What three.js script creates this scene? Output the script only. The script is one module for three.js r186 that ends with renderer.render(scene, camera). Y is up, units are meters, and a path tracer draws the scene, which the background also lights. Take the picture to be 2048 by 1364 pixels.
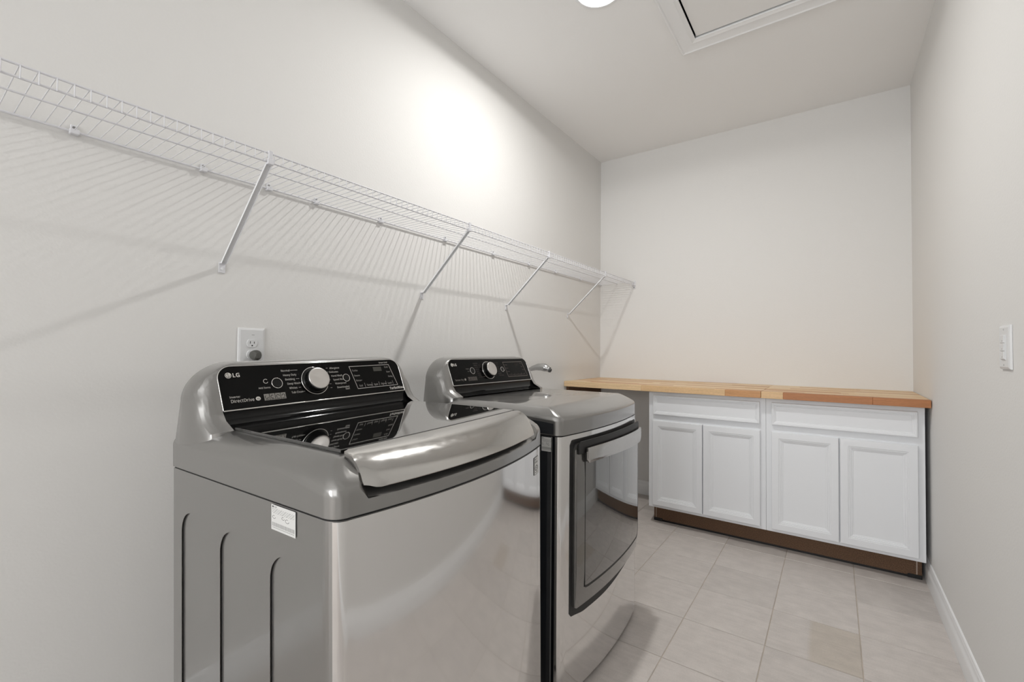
import * as THREE from 'three';
import { mergeGeometries, toCreasedNormals, mergeVertices } from 'three/addons/utils/BufferGeometryUtils.js';
import { RoundedBoxGeometry } from 'three/addons/geometries/RoundedBoxGeometry.js';
import { ImprovedNoise } from 'three/addons/math/ImprovedNoise.js';
import { RectAreaLightUniformsLib } from 'three/addons/lights/RectAreaLightUniformsLib.js';
import { Brush, Evaluator, SUBTRACTION } from 'three-bvh-csg';

// ------------------------------------------------------------------ camera, light, exposure
// left wall x = 0, back wall z = 0, floor y = 0; the camera stands near the doorway end of the room
const scene = new THREE.Scene();
scene.background = new THREE.Color(0x000000);
const renderer = new THREE.WebGLRenderer({ antialias: true });
renderer.toneMapping = THREE.LinearToneMapping;
renderer.toneMappingExposure = 1.34;
renderer.shadowMap.enabled = true;
RectAreaLightUniformsLib.init();
const camera = new THREE.PerspectiveCamera(2 * Math.atan(682 / 903.74) * 180 / Math.PI, 2048 / 1364, 0.02, 40);
camera.position.set(1.6193, 1.1374, 3.5714);
camera.rotation.set(0.0204, 0.6185, 0.0087, 'YXZ');
scene.add(camera);

const W = 2.004, H = 2.754, ZF = 7.2;           // room width, ceiling height, wall behind the camera
const LAMP = { x: 0.77, z: 1.735, r: 0.095, depth: 0.012, power: 980, glow: 40 };
const FILL_LIGHT = { power: 5.5 };                      // added window-shaped fill light in the wall behind the camera
const LAMP_COLOR = new THREE.Color().setRGB(1.0, 0.99, 0.965);

const FILL_COLOR = new THREE.Color().setRGB(0.97, 0.985, 1.0);

// ------------------------------------------------------------------ helpers
let seed = 7;
const rnd = () => { seed = (seed * 1664525 + 1013904223) >>> 0; return seed / 4294967296; };
const lerp = (a, b, t) => a + (b - a) * t, clamp = (x, a = 0, b = 1) => Math.min(b, Math.max(a, x));
const sst = (a, b, x) => { const t = clamp((x - a) / (b - a)); return t * t * (3 - 2 * t); };
const V = (x, y, z) => new THREE.Vector3(x, y, z);
const perlin = new ImprovedNoise();
const fbm = (x, y, z, o = 4) => { let s = 0, a = 0.5, f = 1; for (let i = 0; i < o; i++) { s += a * perlin.noise(x * f, y * f, z + i * 7.3); a *= 0.5; f *= 2.03; } return s; };
function canvas(w, h) { const c = document.createElement('canvas'); c.width = w; c.height = h; return c; }
function noiseTex(w, h, fn, srgb = true) {
  const d = new Uint8Array(w * h * 4);
  for (let j = 0; j < h; j++) for (let i = 0; i < w; i++) { const c = fn(i / w, j / h); const k = (j * w + i) * 4; for (let q = 0; q < 3; q++) d[k + q] = clamp(Math.round(c[q]), 0, 255); d[k + 3] = 255; }
  const t = new THREE.DataTexture(d, w, h); t.magFilter = THREE.LinearFilter; t.minFilter = THREE.LinearFilter; t.wrapS = t.wrapT = THREE.RepeatWrapping;
  if (srgb) t.colorSpace = THREE.SRGBColorSpace; t.needsUpdate = true; return t;
}
function canvasTex(c) { const t = new THREE.CanvasTexture(c); t.colorSpace = THREE.SRGBColorSpace; t.magFilter = THREE.LinearFilter; return t; }
const lin = (r, g, b) => new THREE.Color().setRGB(r, g, b);
const std = (color, roughness, metalness = 0, more = {}) => new THREE.MeshPhysicalMaterial({ color, roughness, metalness, side: THREE.DoubleSide, ...more });
const counts = {};
function nm(name) { const k = counts[name] = (counts[name] ?? -1) + 1; return k ? `${name}_${String(k).padStart(3, '0')}` : name; }
function mesh(name, geo, mat, parent, at) {
  const m = new THREE.Mesh(geo, mat); m.name = parent === scene ? nm(name) : name; m.castShadow = m.receiveShadow = true;
  if (at) m.position.set(...at); parent.add(m); return m;
}
function thing(name, label, category, at = [0, 0, 0], group) {
  const g = new THREE.Group(); g.name = nm(name); g.position.set(...at); g.userData = { label, category }; if (group) g.userData.group = group; scene.add(g); return g;
}
function structure(name, geo, mat, label, category) { const m = mesh(name, geo, mat, scene); m.userData = { kind: 'structure', label, category }; return m; }
const box = (x0, x1, y0, y1, z0, z1) => new THREE.BoxGeometry(x1 - x0, y1 - y0, z1 - z0).translate((x0 + x1) / 2, (y0 + y1) / 2, (z0 + z1) / 2);
const rbox = (x0, x1, y0, y1, z0, z1, r = 0.002, s = 2) => new RoundedBoxGeometry(x1 - x0, y1 - y0, z1 - z0, s, Math.min(r, (x1 - x0) / 2.01, (y1 - y0) / 2.01, (z1 - z0) / 2.01)).translate((x0 + x1) / 2, (y0 + y1) / 2, (z0 + z1) / 2);
const join = (a) => mergeGeometries(a.map(g => { const n = g.index ? g.toNonIndexed() : g; for (const k of Object.keys(n.attributes)) if (!['position', 'normal', 'uv'].includes(k)) n.deleteAttribute(k); if (!n.attributes.uv) n.setAttribute('uv', new THREE.BufferAttribute(new Float32Array(n.attributes.position.count * 2), 2)); return n; }));
// a surface through rows of points; crease = angle (rad) kept sharp
function loft(rows, { closeU = false, capStart = false, capEnd = false, crease = 0.6, flip = false } = {}) {
  const n = rows[0].length, pos = [], idx = [], uv = [];
  rows.forEach((r, j) => r.forEach((p, i) => { pos.push(p.x, p.y, p.z); uv.push(i / n, j / rows.length); }));
  const m = closeU ? n : n - 1;
  for (let j = 0; j < rows.length - 1; j++) for (let i = 0; i < m; i++) {
    const a = j * n + i, b = j * n + (i + 1) % n, c = a + n, d = b + n;
    flip ? idx.push(a, c, b, b, c, d) : idx.push(a, b, c, b, d, c);
  }
  const cap = (j, f) => {
    const c = new THREE.Vector3(); rows[j].forEach(p => c.addScaledVector(p, 1 / n)); const k = pos.length / 3; pos.push(c.x, c.y, c.z); uv.push(0.5, 0.5);
    for (let i = 0; i < n; i++) { const a = j * n + i, b = j * n + (i + 1) % n; f ? idx.push(k, a, b) : idx.push(k, b, a); }
  };
  if (capStart) cap(0, flip); if (capEnd) cap(rows.length - 1, !flip);
  let g = new THREE.BufferGeometry(); g.setAttribute('position', new THREE.Float32BufferAttribute(pos, 3)); g.setAttribute('uv', new THREE.Float32BufferAttribute(uv, 2)); g.setIndex(idx);
  g.computeVertexNormals();
  return crease ? toCreasedNormals(g, crease) : g;
}
// tube with a radius for each point
function sweep(pts, radii, seg = 16, steps = 60) {
  const c = new THREE.CatmullRomCurve3(pts), fr = c.computeFrenetFrames(steps, false), rows = [];
  for (let i = 0; i <= steps; i++) {
    const u = i / steps, p = c.getPointAt(u), t = c.getUtoTmapping(u) * (radii.length - 1), k = Math.min(radii.length - 2, Math.floor(t)), r = lerp(radii[k], radii[k + 1], sst(0, 1, t - k));
    rows.push(Array.from({ length: seg }, (_, q) => { const a = q / seg * 2 * Math.PI; return p.clone().addScaledVector(fr.normals[i], Math.cos(a) * r).addScaledVector(fr.binormals[i], Math.sin(a) * r); }));
  }
  return loft(rows, { closeU: true, capStart: true, capEnd: true, crease: 0.9 });
}
const tube = (pts, r, seg = 8, n = 24) => new THREE.TubeGeometry(pts.length > 2 ? new THREE.CatmullRomCurve3(pts) : new THREE.LineCurve3(pts[0], pts[1]), pts.length > 2 ? n : 1, r, seg, false);
// turn the triangles of a closed surface so that they face outwards
function outward(g) {
  const p = g.attributes.position, a = V(0, 0, 0), b = V(0, 0, 0), c = V(0, 0, 0); let vol = 0;
  for (let i = 0; i < p.count; i += 3) { a.fromBufferAttribute(p, i); b.fromBufferAttribute(p, i + 1); c.fromBufferAttribute(p, i + 2); vol += a.dot(b.cross(c)); }
  if (vol < 0) { for (const k of Object.keys(g.attributes)) { const t = g.attributes[k], n = t.itemSize; for (let i = 0; i < t.count; i += 3) for (let q = 0; q < n; q++) { const x = t.array[(i + 1) * n + q]; t.array[(i + 1) * n + q] = t.array[(i + 2) * n + q]; t.array[(i + 2) * n + q] = x; } } g.deleteAttribute('normal'); g.computeVertexNormals(); }
  return g;
}
// uv in metres on a box, by the dominant axis of each face
function metreUV(g, su = 1, sv = su, ou = 0, ov = 0) {
  g = g.index ? g.toNonIndexed() : g; const p = g.attributes.position, n = g.attributes.normal, uv = new Float32Array(p.count * 2);
  for (let i = 0; i < p.count; i++) {
    const ax = Math.abs(n.getX(i)), ay = Math.abs(n.getY(i)), az = Math.abs(n.getZ(i));
    const [a, b] = ay >= ax && ay >= az ? [p.getX(i), p.getZ(i)] : ax > az ? [p.getZ(i), p.getY(i)] : [p.getX(i), p.getY(i)];
    uv[2 * i] = a * su + ou; uv[2 * i + 1] = b * sv + ov;
  }
  g.setAttribute('uv', new THREE.BufferAttribute(uv, 2)); return g;
}

// ------------------------------------------------------------------ materials
const peel = noiseTex(512, 512, (u, v) => { const n = fbm(u * 64, v * 64, 3, 3) + 0.4 * fbm(u * 8, v * 8, 9, 2); const c = 128 + n * 90; return [c, c, c]; }, false);
const wallPaint = std(lin(0.80, 0.79, 0.772), 0.75, 0, { bumpMap: peel, bumpScale: 0.0006 });
const ceilPaint = std(lin(0.94, 0.937, 0.93), 0.9, 0, { bumpMap: peel, bumpScale: 0.0006 });
const trimWhite = std(lin(0.91, 0.915, 0.92), 0.35);
const plasticWhite = std(lin(0.76, 0.765, 0.77), 0.3);
const cabinetWhite = std(lin(0.83, 0.845, 0.87), 0.4);
const darkSlot = std(lin(0.01, 0.01, 0.01), 0.6);
const wireWhite = std(lin(0.78, 0.78, 0.81), 0.35);
const silver = std(lin(0.265, 0.260, 0.252), 0.28, 0.78, { clearcoat: 0.9, clearcoatRoughness: 0.05 });
const frontSteel = std(lin(0.70, 0.69, 0.68), 0.10, 0.9, { clearcoat: 0.8, clearcoatRoughness: 0.03 });
const chrome = std(lin(0.78, 0.77, 0.75), 0.07, 1);
const handleSteel = std(lin(0.50, 0.49, 0.475), 0.20, 1, { roughnessMap: noiseTex(256, 256, (u, v) => { const c = 200 + 120 * fbm(u * 24, v * 24, 5, 4); return [c, c, c]; }, false) });
const blackGloss = std(lin(0.006, 0.006, 0.006), 0.10, 0, { specularIntensity: 0.5 });
const blackGlass = std(lin(0.006, 0.006, 0.006), 0.03, 0, { ior: 1.7, clearcoat: 1, clearcoatRoughness: 0.01 });
const blackMatte = std(lin(0.008, 0.008, 0.008), 0.5);
const charcoal = std(lin(0.014, 0.016, 0.020), 0.45);
const doorGrey = std(lin(0.16, 0.158, 0.150), 0.12, 0.7, { clearcoat: 1, clearcoatRoughness: 0.02 });
const doorGlass = std(lin(0.17, 0.17, 0.165), 0.04, 0.75, { clearcoat: 1, clearcoatRoughness: 0.01 });
const plugGrey = std(lin(0.085, 0.085, 0.075), 0.5);
const kickBoard = std(0xffffff, 0.8, 0, { map: noiseTex(512, 128, (u, v) => { const n = fbm(u * 120, v * 30, 1, 3), c = 1 + 0.55 * n; return [104 * c, 78 * c, 58 * c]; }) });

// beech staves: five tones that share one grain
const grain = (r, g, b, k) => noiseTex(512, 64, (u, v) => { const n = fbm(u * 6, v * 26, k, 4), f = perlin.noise(u * 70, v * 40, k + 3) * 0.05, c = 1 + 0.16 * n + f; return [r * c, g * c, b * c * (1 + 0.04 * n)]; });
const stavePalette = [[228, 197, 155], [220, 184, 139], [234, 208, 172], [198, 146, 96], [176, 116, 70]];
const staveMats = stavePalette.map((c, k) => std(0xffffff, 0.42, 0, { map: grain(...c, k * 5.1) }));

// floor tiles: eight printed faces
const tileMats = Array.from({ length: 8 }, (_, k) => {
  const tone = [0, 0.01, -0.02, 0.015, -0.015, 0, -0.01, 0.02][k], half = k === 4 || k === 6;
  return std(0xffffff, 0.42, 0, {
    map: noiseTex(256, 256, (u, v) => {
      const n = fbm(u * 5 + k * 9, v * 5, k, 4), f = fbm(u * 60, v * 60, k + 20, 2), st = fbm(u * 3, v * 22 + k * 4, k + 40, 3);
      let c = 1 + tone + 0.07 * n + 0.05 * f + 0.05 * st, w = 0;
      if (half) { w = sst(0.42, 0.5, u + 0.05 * fbm(v * 4, k, 2, 2)); c -= (k === 6 ? 0.045 : 0.02) * w; }
      return [204 * c, (197 - (k === 6 ? 3 : 0) * w) * c, (192 - (k === 6 ? 9 : 0) * w) * c];
    })
  });
});
const grout = std(0xffffff, 0.9, 0, { map: noiseTex(256, 256, (u, v) => { const n = fbm(u * 20, v * 20, 4, 4), c = 1 + 0.2 * n; return [194 * c, 183 * c, 170 * c]; }) });

// ------------------------------------------------------------------ the room
const T = 0.12;
const floorBase = structure('floor', metreUV(box(-T, W + T, -0.1, -0.0025, -T, ZF + T), 0.5), grout, 'floor of pale taupe square tiles with thin beige grout', 'floor');
{
  const jx = [0]; for (let x = 1.700 - 0.304 * 5; x < W; x += 0.304) if (x > 0.01 && x < W - 0.02) jx.push(x); jx.push(W);
  const jz = [0]; for (let z = 0.634 - 0.3045 * 2; z < ZF + 0.3; z += 0.3045) if (z > 0.03) jz.push(z);
  const cache = {}; const gx = 0.0014, gz = 0.0016;
  for (let j = 0; j < jz.length - 1; j++) for (let i = 0; i < jx.length - 1; i++) {
    const w = jx[i + 1] - jx[i] - 2 * gx, d = jz[j + 1] - jz[j] - 2 * gz, key = w.toFixed(3) + d.toFixed(3);
    if (!cache[key]) {                                            // a slab with a small chamfer
      const a = w / 2, b = d / 2, c = 0.0012, r = (x, y, z) => [V(-x, y, -z), V(-x, y, z), V(x, y, z), V(x, y, -z)];
      const g = loft([r(a, -0.006, b), r(a, -c, b), r(a - c, 0, b - c)], { closeU: true, capEnd: true, crease: 0.3 });
      const p = g.attributes.position, uv = g.attributes.uv; for (let q = 0; q < p.count; q++) uv.setXY(q, p.getX(q) / 0.3 + 0.5, p.getZ(q) / 0.3 + 0.5);
      cache[key] = g;
    }
    let k = Math.floor(rnd() * 8);
    if (i === jx.length - 3 && j === 4) k = 6; else if (i === jx.length - 2 && j === 2) k = 4; else if (k === 6 || k === 4) k = (i + j) % 3;
    mesh('tile', cache[key], tileMats[k], floorBase, [(jx[i] + jx[i + 1]) / 2, 0, (jz[j] + jz[j + 1]) / 2]);
  }
}
structure('wall_left', metreUV(box(-T, 0, -0.0025, H, -T, ZF + T), 2), wallPaint, 'long warm light grey painted wall behind the shelf and appliances', 'wall');
structure('wall_back', metreUV(box(0, W, -0.0025, H, -T, 0), 2), wallPaint, 'light grey painted end wall above the wooden countertop', 'wall');
structure('wall_right', metreUV(box(W, W + T, -0.0025, H, -T, ZF + T), 2), wallPaint, 'light grey painted wall with the switch plate', 'wall');
structure('wall_front', metreUV(box(0, W, -0.0025, H, ZF, ZF + T), 2), wallPaint, 'light grey painted wall with the added fill light window', 'wall');
// ceiling with the opening of the attic hatch
const HX0 = 1.046, HX1 = 1.70, HZ0 = 1.160, HZ1 = 1.98;
{
  const sh = new THREE.Shape(); sh.moveTo(-T, -ZF - T); sh.lineTo(W + T, -ZF - T); sh.lineTo(W + T, T); sh.lineTo(-T, T); sh.closePath();      // (x, -z)
  const h1 = new THREE.Path(); h1.moveTo(HX0, -HZ0); h1.lineTo(HX1, -HZ0); h1.lineTo(HX1, -HZ1); h1.lineTo(HX0, -HZ1); h1.closePath();
  const h2 = new THREE.Path(); h2.absarc(LAMP.x, -LAMP.z, LAMP.r * 1.01, 0, Math.PI * 2, false);
  sh.holes.push(h1, h2);
  structure('ceiling', metreUV(new THREE.ExtrudeGeometry(sh, { depth: 0.1, bevelEnabled: false, curveSegments: 40 }).rotateX(-Math.PI / 2).translate(0, H, 0), 2), ceilPaint, 'flat off white ceiling with one round light and a hatch', 'ceiling');
}

// baseboards: an ogee profile run along a wall; (u across the wall, y up)
const bbProfile = [[0, 0], [0.014, 0], [0.0145, 0.004], [0.0145, 0.062], [0.0135, 0.068], [0.0105, 0.074], [0.0085, 0.083], [0.0085, 0.092], [0.0065, 0.0965], [0.006, 0.103], [0.0035, 0.106], [0, 0.107]];
function baseboard(name, label, from, to, out) {
  const rows = [from, to].map(p => bbProfile.map(([u, y]) => V(p[0] + out[0] * u, y, p[1] + out[1] * u)));
  structure(name, loft(rows, { closeU: true, capStart: true, capEnd: true, crease: 0.35 }), trimWhite, label, 'baseboard');
}
baseboard('baseboard_right', 'white moulded baseboard along the right wall', [W, 0], [W, ZF], [-1, 0]);
baseboard('baseboard_back', 'white moulded baseboard along the end wall under the countertop', [0.015, 0], [W - 0.015, 0], [0, 1]);
baseboard('baseboard_left', 'white moulded baseboard behind the washer and dryer', [0, 0], [0, ZF], [1, 0]);
baseboard('baseboard_front', 'white moulded baseboard under the added fill light window', [0.015, ZF], [W - 0.015, ZF], [0, -1]);

// ------------------------------------------------------------------ ceiling lights
function recessedLight(x, z, r, power, label) {
  const t = thing('ceiling_light', label, 'ceiling light', [x, H, z]), lr = r * 0.48, up = LAMP.depth;
  const P = (a) => a.map(p => new THREE.Vector2(...p));
  mesh('trim_ring', new THREE.LatheGeometry(P([[r, 0.002], [r * 0.99, -0.003], [r * 1.04, -0.006], [r * 1.20, -0.003], [r * 1.22, 0]]), 48), trimWhite, t);
  mesh('baffle', new THREE.LatheGeometry(P([[r * 0.995, 0], [r * 0.9, up * 0.4], [lr, up], [lr, up + 0.02], [0, up + 0.02]]), 48), trimWhite, t);
  mesh('lens', new THREE.LatheGeometry(P([[0, up - 0.004], [lr * 0.6, up - 0.002], [lr * 0.98, up + 0.003], [lr * 0.98, up + 0.008], [0, up + 0.008]]), 48), std(lin(0.9, 0.9, 0.88), 0.4, 0, { emissive: LAMP_COLOR, emissiveIntensity: LAMP.glow }), t);
  const side = lr * 1.4, a = new THREE.RectAreaLight(LAMP_COLOR, power, side, side); a.position.set(0, up - 0.006, 0); a.rotation.x = -Math.PI / 2; t.add(a);
}
recessedLight(LAMP.x, LAMP.z, LAMP.r, LAMP.power, 'round recessed white light glowing in the ceiling near the hatch');
{  // unseen glowing window, added to give the room its fill light
  const t = thing('window_1', 'added fill light window in the wall opposite the countertop', 'window', [1.0, 0.85, ZF]); t.userData.kind = 'structure';
  mesh('fill_pane', box(-0.75, 0.75, 0, 1.5, -0.012, -0.008), std(lin(0.8, 0.8, 0.8), 0.3, 0, { emissive: FILL_COLOR, emissiveIntensity: 1.2 }), t);
  for (const [x0, x1, y0, y1] of [[-0.82, -0.75, -0.07, 1.57], [0.75, 0.82, -0.07, 1.57], [-0.75, 0.75, -0.07, 0], [-0.75, 0.75, 1.5, 1.57], [-0.02, 0.02, 0, 1.5]]) mesh('frame', rbox(x0, x1, y0, y1, -0.03, -0.0005, 0.003), trimWhite, t);
  const a = new THREE.RectAreaLight(FILL_COLOR, FILL_LIGHT.power, 1.5, 1.5); a.position.set(0, 0.75, -0.035); t.add(a);
}

// ------------------------------------------------------------------ attic hatch
{
  const t = thing('attic_hatch', 'white moulded frame and flat panel of the attic hatch in the ceiling', 'hatch', [0, H, 0]);
  const prof = [[0.088, 0], [0.088, -0.010], [0.084, -0.016], [0.078, -0.017], [0.072, -0.013], [0.066, -0.012], [0.030, -0.009], [0.020, -0.011], [0.014, -0.009], [0.008, -0.007], [0, -0.006], [0, 0.02]];
  const cor = [[HX0, HZ0, -1, -1], [HX1, HZ0, 1, -1], [HX1, HZ1, 1, 1], [HX0, HZ1, -1, 1]];
  for (let k = 0; k < 4; k++) {
    const rows = [cor[k], cor[(k + 1) % 4]].map(([x, z, sx, sz]) => prof.map(([u, y]) => V(x + sx * u, y, z + sz * u)));
    mesh('moulding', loft(rows, { crease: 0.3 }), trimWhite, t);
  }
  mesh('panel', rbox(HX0 + 0.006, HX1 - 0.006, 0.004, 0.02, HZ0 + 0.006, HZ1 - 0.006, 0.001), std(lin(0.90, 0.895, 0.885), 0.6), t);
  mesh('backing', box(HX0 - 0.05, HX1 + 0.05, 0.11, 0.13, HZ0 - 0.05, HZ1 + 0.05), blackMatte, t);
}

// ------------------------------------------------------------------ countertop slabs of beech staves
const CT = 0.914, CB = 0.876, CD = 0.633;
function slab(label, x0, x1, frontCuts, frontTones, k0) {
  const t = thing('countertop', label, 'countertop', [x0, CB, 0], 'butcher block countertop slabs');
  const rows = 15, rw = CD / rows, h = CT - CB, e = 0.00015;
  for (let r = 0; r < rows; r++) {
    const front = r === rows - 1; let cuts = [x0];
    if (front) cuts = [x0, ...frontCuts, x1]; else { let x = x0 + 0.08 + rnd() * 0.4; while (x < x1 - 0.06) { cuts.push(x); x += 0.3 + rnd() * 0.35; } cuts.push(x1); }
    for (let i = 0; i < cuts.length - 1; i++) {
      const g = rbox(cuts[i] - x0 + e, cuts[i + 1] - x0 - e, 0, h, r * rw + e, (r + 1) * rw - e, front ? 0.0012 : 0.0003, 1);
      const k = front ? frontTones[i] : Math.floor(rnd() * 3.6);
      mesh('stave', metreUV(g, 1.1, 9, rnd(), rnd()), staveMats[k], t);
    }
  }
}
slab('pale butcher block countertop slab reaching the shelf wall, left of the seam', 0.002, 1.2785, [0.58, 1.09], [0, 1, 3]);
slab('butcher block countertop slab right of the seam, reddish front edge', 1.2800, 2.0005, [1.388, 1.78], [1, 4, 4]);

// brown cleat that carries the open end of the countertop
{
  const t = thing('wall_cleat', 'dark brown support board screwed to the wall under the countertop end', 'board', [0.0005, 0.79, 0.02]);
  mesh('board', rbox(0, 0.018, 0, 0.0855, 0, 0.575, 0.001), kickBoard, t);
  for (const z of [0.12, 0.42]) mesh('screw', new THREE.CylinderGeometry(0.004, 0.004, 0.002, 12).rotateZ(Math.PI / 2).translate(0.0185, 0.04, z), blackMatte, t);
}

// ------------------------------------------------------------------ base cabinets
// nested rectangles: profile of [inset, height] from the back edge round to the centre
function framed(w, h, prof, capCentre) {
  const r = ([i, z]) => [V(i, i, z), V(w - i, i, z), V(w - i, h - i, z), V(i, h - i, z)];
  return loft(prof.map(r), { closeU: true, capEnd: capCentre, capStart: true, crease: 0.25 });
}
const doorRing = [[0, 0], [0, 0.0165], [0.002, 0.019], [0.008, 0.0195], [0.034, 0.0195], [0.036, 0.0175], [0.041, 0.0175], [0.0425, 0.0148], [0.049, 0.0135], [0.0505, 0.0108], [0.056, 0.0098], [0.058, 0.0085]];
const drawerRing = [[0, 0], [0, 0.0165], [0.002, 0.019], [0.0075, 0.0195], [0.0085, 0.0172], [0.014, 0.0165], [0.0155, 0.0140], [0.021, 0.0125], [0.0225, 0.0105]];
function cabinet(label, x0, x1, doors, drawer) {
  const t = thing('base_cabinet', label, 'cabinet', [x0, 0, 0], 'white base cabinets under the countertop');
  const w = x1 - x0, y0 = 0.1143, y1 = CB - 0.0006, zf = 0.578;
  mesh('carcass', join([rbox(0, w, y0, y1, zf - 0.019, zf, 0.0015), box(0.0008, 0.013, y0, y1, 0.0165, zf - 0.019), box(w - 0.013, w - 0.0008, y0, y1, 0.0165, zf - 0.019), box(0, w, y0 + 0.012, y0 + 0.024, 0.0165, zf - 0.019)]), cabinetWhite, t);
  for (const [a, b] of doors) {
    const d = mesh('door', framed(b - a, 0.684 - 0.134, doorRing, false), cabinetWhite, t, [a - x0, 0.134, zf]);
    mesh('door_panel', box(0.057, b - a - 0.057, 0.057, 0.55 - 0.057, 0.004, 0.0086), cabinetWhite, d);
  }
  const [a, b] = drawer, d = mesh('drawer_front', framed(b - a, 0.851 - 0.724, drawerRing, false), cabinetWhite, t, [a - x0, 0.724, zf]);
  mesh('drawer_panel', box(0.0215, b - a - 0.0215, 0.0215, 0.127 - 0.0215, 0.004, 0.0106), cabinetWhite, d);
}
const XM = 1.2985;
cabinet('white two door base cabinet nearest the dryer, one drawer front above', 0.6155, XM - 0.0004, [[0.645, 0.953], [0.9585, 1.270]], [0.647, 1.268]);
cabinet('white two door base cabinet against the right wall, one drawer front above', XM + 0.0004, 1.984, [[1.328, 1.639], [1.6445, 1.956]], [1.328, 1.956]);
{
  const t = thing('toe_kick', 'brown particleboard toe kick recessed under both white cabinets', 'board', [0.625, 0, 0.497]);
  const w = 1.352;
  mesh('board', metreUV(rbox(0, w, 0.012, 0.1138, -0.012, 0, 0.0008), 2, 8), kickBoard, t);
  for (const s of [0, 1]) {
    mesh('corner_pad', join([rbox(s ? w - 0.055 : -0.001, s ? w + 0.001 : 0.055, 0, 0.020, -0.012, 0.003, 0.001), rbox(s ? w - 0.003 : -0.001, s ? w + 0.001 : 0.003, 0, 0.020, -0.45, 0.0, 0.001)]), blackMatte, t).userData.label = 'small black pad';
    mesh('edge_strip', box(s ? w - 0.022 : 0.012, s ? w - 0.017 : 0.016, 0.021, 0.1135, 0.0, 0.0012), std(lin(0.42, 0.34, 0.28), 0.7), t);
  }
  mesh('shoe_gap', box(0.02, w - 0.02, 0, 0.012, -0.012, -0.002), blackMatte, t);
}

// ------------------------------------------------------------------ wire shelf
{
  const SY = 1.70, SX = 0.303, Z1 = 3.66;
  const t = thing('wire_shelf', 'long white coated wire shelf running along the left wall on angled brackets', 'shelf', [0, 0, 0]);
  const wire = (name, a, b, r) => mesh(name, tube([a, b], r, 10), wireWhite, t);
  wire('back_rail', V(0.009, SY - 0.0035, 0.004), V(0.009, SY - 0.0035, Z1), 0.0032);
  wire('middle_rail', V(0.152, SY - 0.0028, 0.004), V(0.152, SY - 0.0028, Z1), 0.0024);
  wire('front_rail', V(SX - 0.0028, SY - 0.0028, 0.004), V(SX - 0.0028, SY - 0.0028, Z1), 0.0026);
  wire('lip_rail', V(SX - 0.003, SY - 0.0285, 0.004), V(SX - 0.003, SY - 0.0285, Z1), 0.0026);
  const cw = tube([V(0.006, SY + 0.0008, 0), V(0.15, SY + 0.0008, 0), V(0.28, SY + 0.0008, 0), V(SX - 0.004, SY + 0.0005, 0), V(SX, SY - 0.004, 0), V(SX + 0.0004, SY - 0.015, 0), V(SX + 0.0004, SY - 0.031, 0)], 0.0012, 6, 22);
  for (let z = 0.012; z < Z1; z += 0.0264) mesh('cross_wire', cw, wireWhite, t, [0, 0, z]);
  // angled brackets: a flat channel from the lip to the wall, its foot screwed on
  const pa = V(SX - 0.001, SY - 0.022, 0), pb = V(0.013, 1.412, 0), dir = pb.clone().sub(pa), len = dir.length(); dir.normalize();
  const ang = Math.atan2(-dir.y, -dir.x);
  const arm = join([rbox(-len / 2, len / 2, -0.001, 0.001, -0.0085, 0.0085, 0.0008), rbox(-len / 2, len / 2, -0.006, 0.001, -0.0085, -0.007, 0.0006), rbox(-len / 2, len / 2, -0.006, 0.001, 0.007, 0.0085, 0.0006)]);
  arm.rotateZ(ang).translate((pa.x + pb.x) / 2, (pa.y + pb.y) / 2, 0);
  const footG = join([rbox(0.001, 0.0035, 1.380, 1.414, -0.010, 0.010, 0.0012), rbox(0.002, 0.016, 1.4095, 1.4125, -0.0085, 0.0085, 0.001)]);
  const screw = new THREE.CylinderGeometry(0.0042, 0.0042, 0.003, 16).rotateZ(Math.PI / 2).translate(0.0045, 1.393, 0);
  const hook = join([rbox(SX - 0.010, SX + 0.004, SY - 0.036, SY - 0.020, -0.009, 0.009, 0.002), rbox(SX - 0.004, SX + 0.0035, SY - 0.030, SY + 0.004, -0.006, 0.006, 0.0015)]);
  const bracketGrey = std(lin(0.86, 0.865, 0.88), 0.35);
  for (const z of [2.927, 2.052, 1.362, 0.583]) {
    const b = mesh('support_bracket', arm, bracketGrey, t, [0, 0, z]);
    mesh('foot', footG, wireWhite, b); mesh('screw', screw, bracketGrey, b); mesh('hook', hook, wireWhite, b);
  }
  const clip = join([rbox(0.0005, 0.016, SY - 0.011, SY + 0.003, -0.010, 0.010, 0.003), rbox(0.0005, 0.005, SY + 0.001, SY + 0.016, -0.007, 0.007, 0.002)]);
  const clipScrew = new THREE.CylinderGeometry(0.0035, 0.0035, 0.002, 12).rotateZ(Math.PI / 2).translate(0.0055, SY + 0.0085, 0);
  for (const z of [3.285, 2.988, 2.785, 2.606, 2.303, 1.90, 1.50, 1.12, 0.773, 0.382]) { const c = mesh('wall_clip', clip, wireWhite, t, [0, 0, z]); mesh('screw', clipScrew, std(lin(0.3, 0.3, 0.3), 0.4, 1), c); }
  mesh('end_bracket', join([rbox(SX - 0.022, SX + 0.004, SY - 0.030, SY - 0.006, 0.0005, 0.012, 0.002), rbox(SX - 0.014, SX + 0.003, SY - 0.054, SY - 0.026, 0.0005, 0.004, 0.0015), rbox(SX - 0.004, SX + 0.006, SY - 0.03, SY + 0.012, 0.0005, 0.007, 0.002)]), wireWhite, t);
  mesh('screw', new THREE.CylinderGeometry(0.0042, 0.0042, 0.003, 14).rotateX(Math.PI / 2).translate(SX - 0.006, SY - 0.044, 0.0055), std(lin(0.2, 0.2, 0.2), 0.4, 1), t);
}

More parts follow.
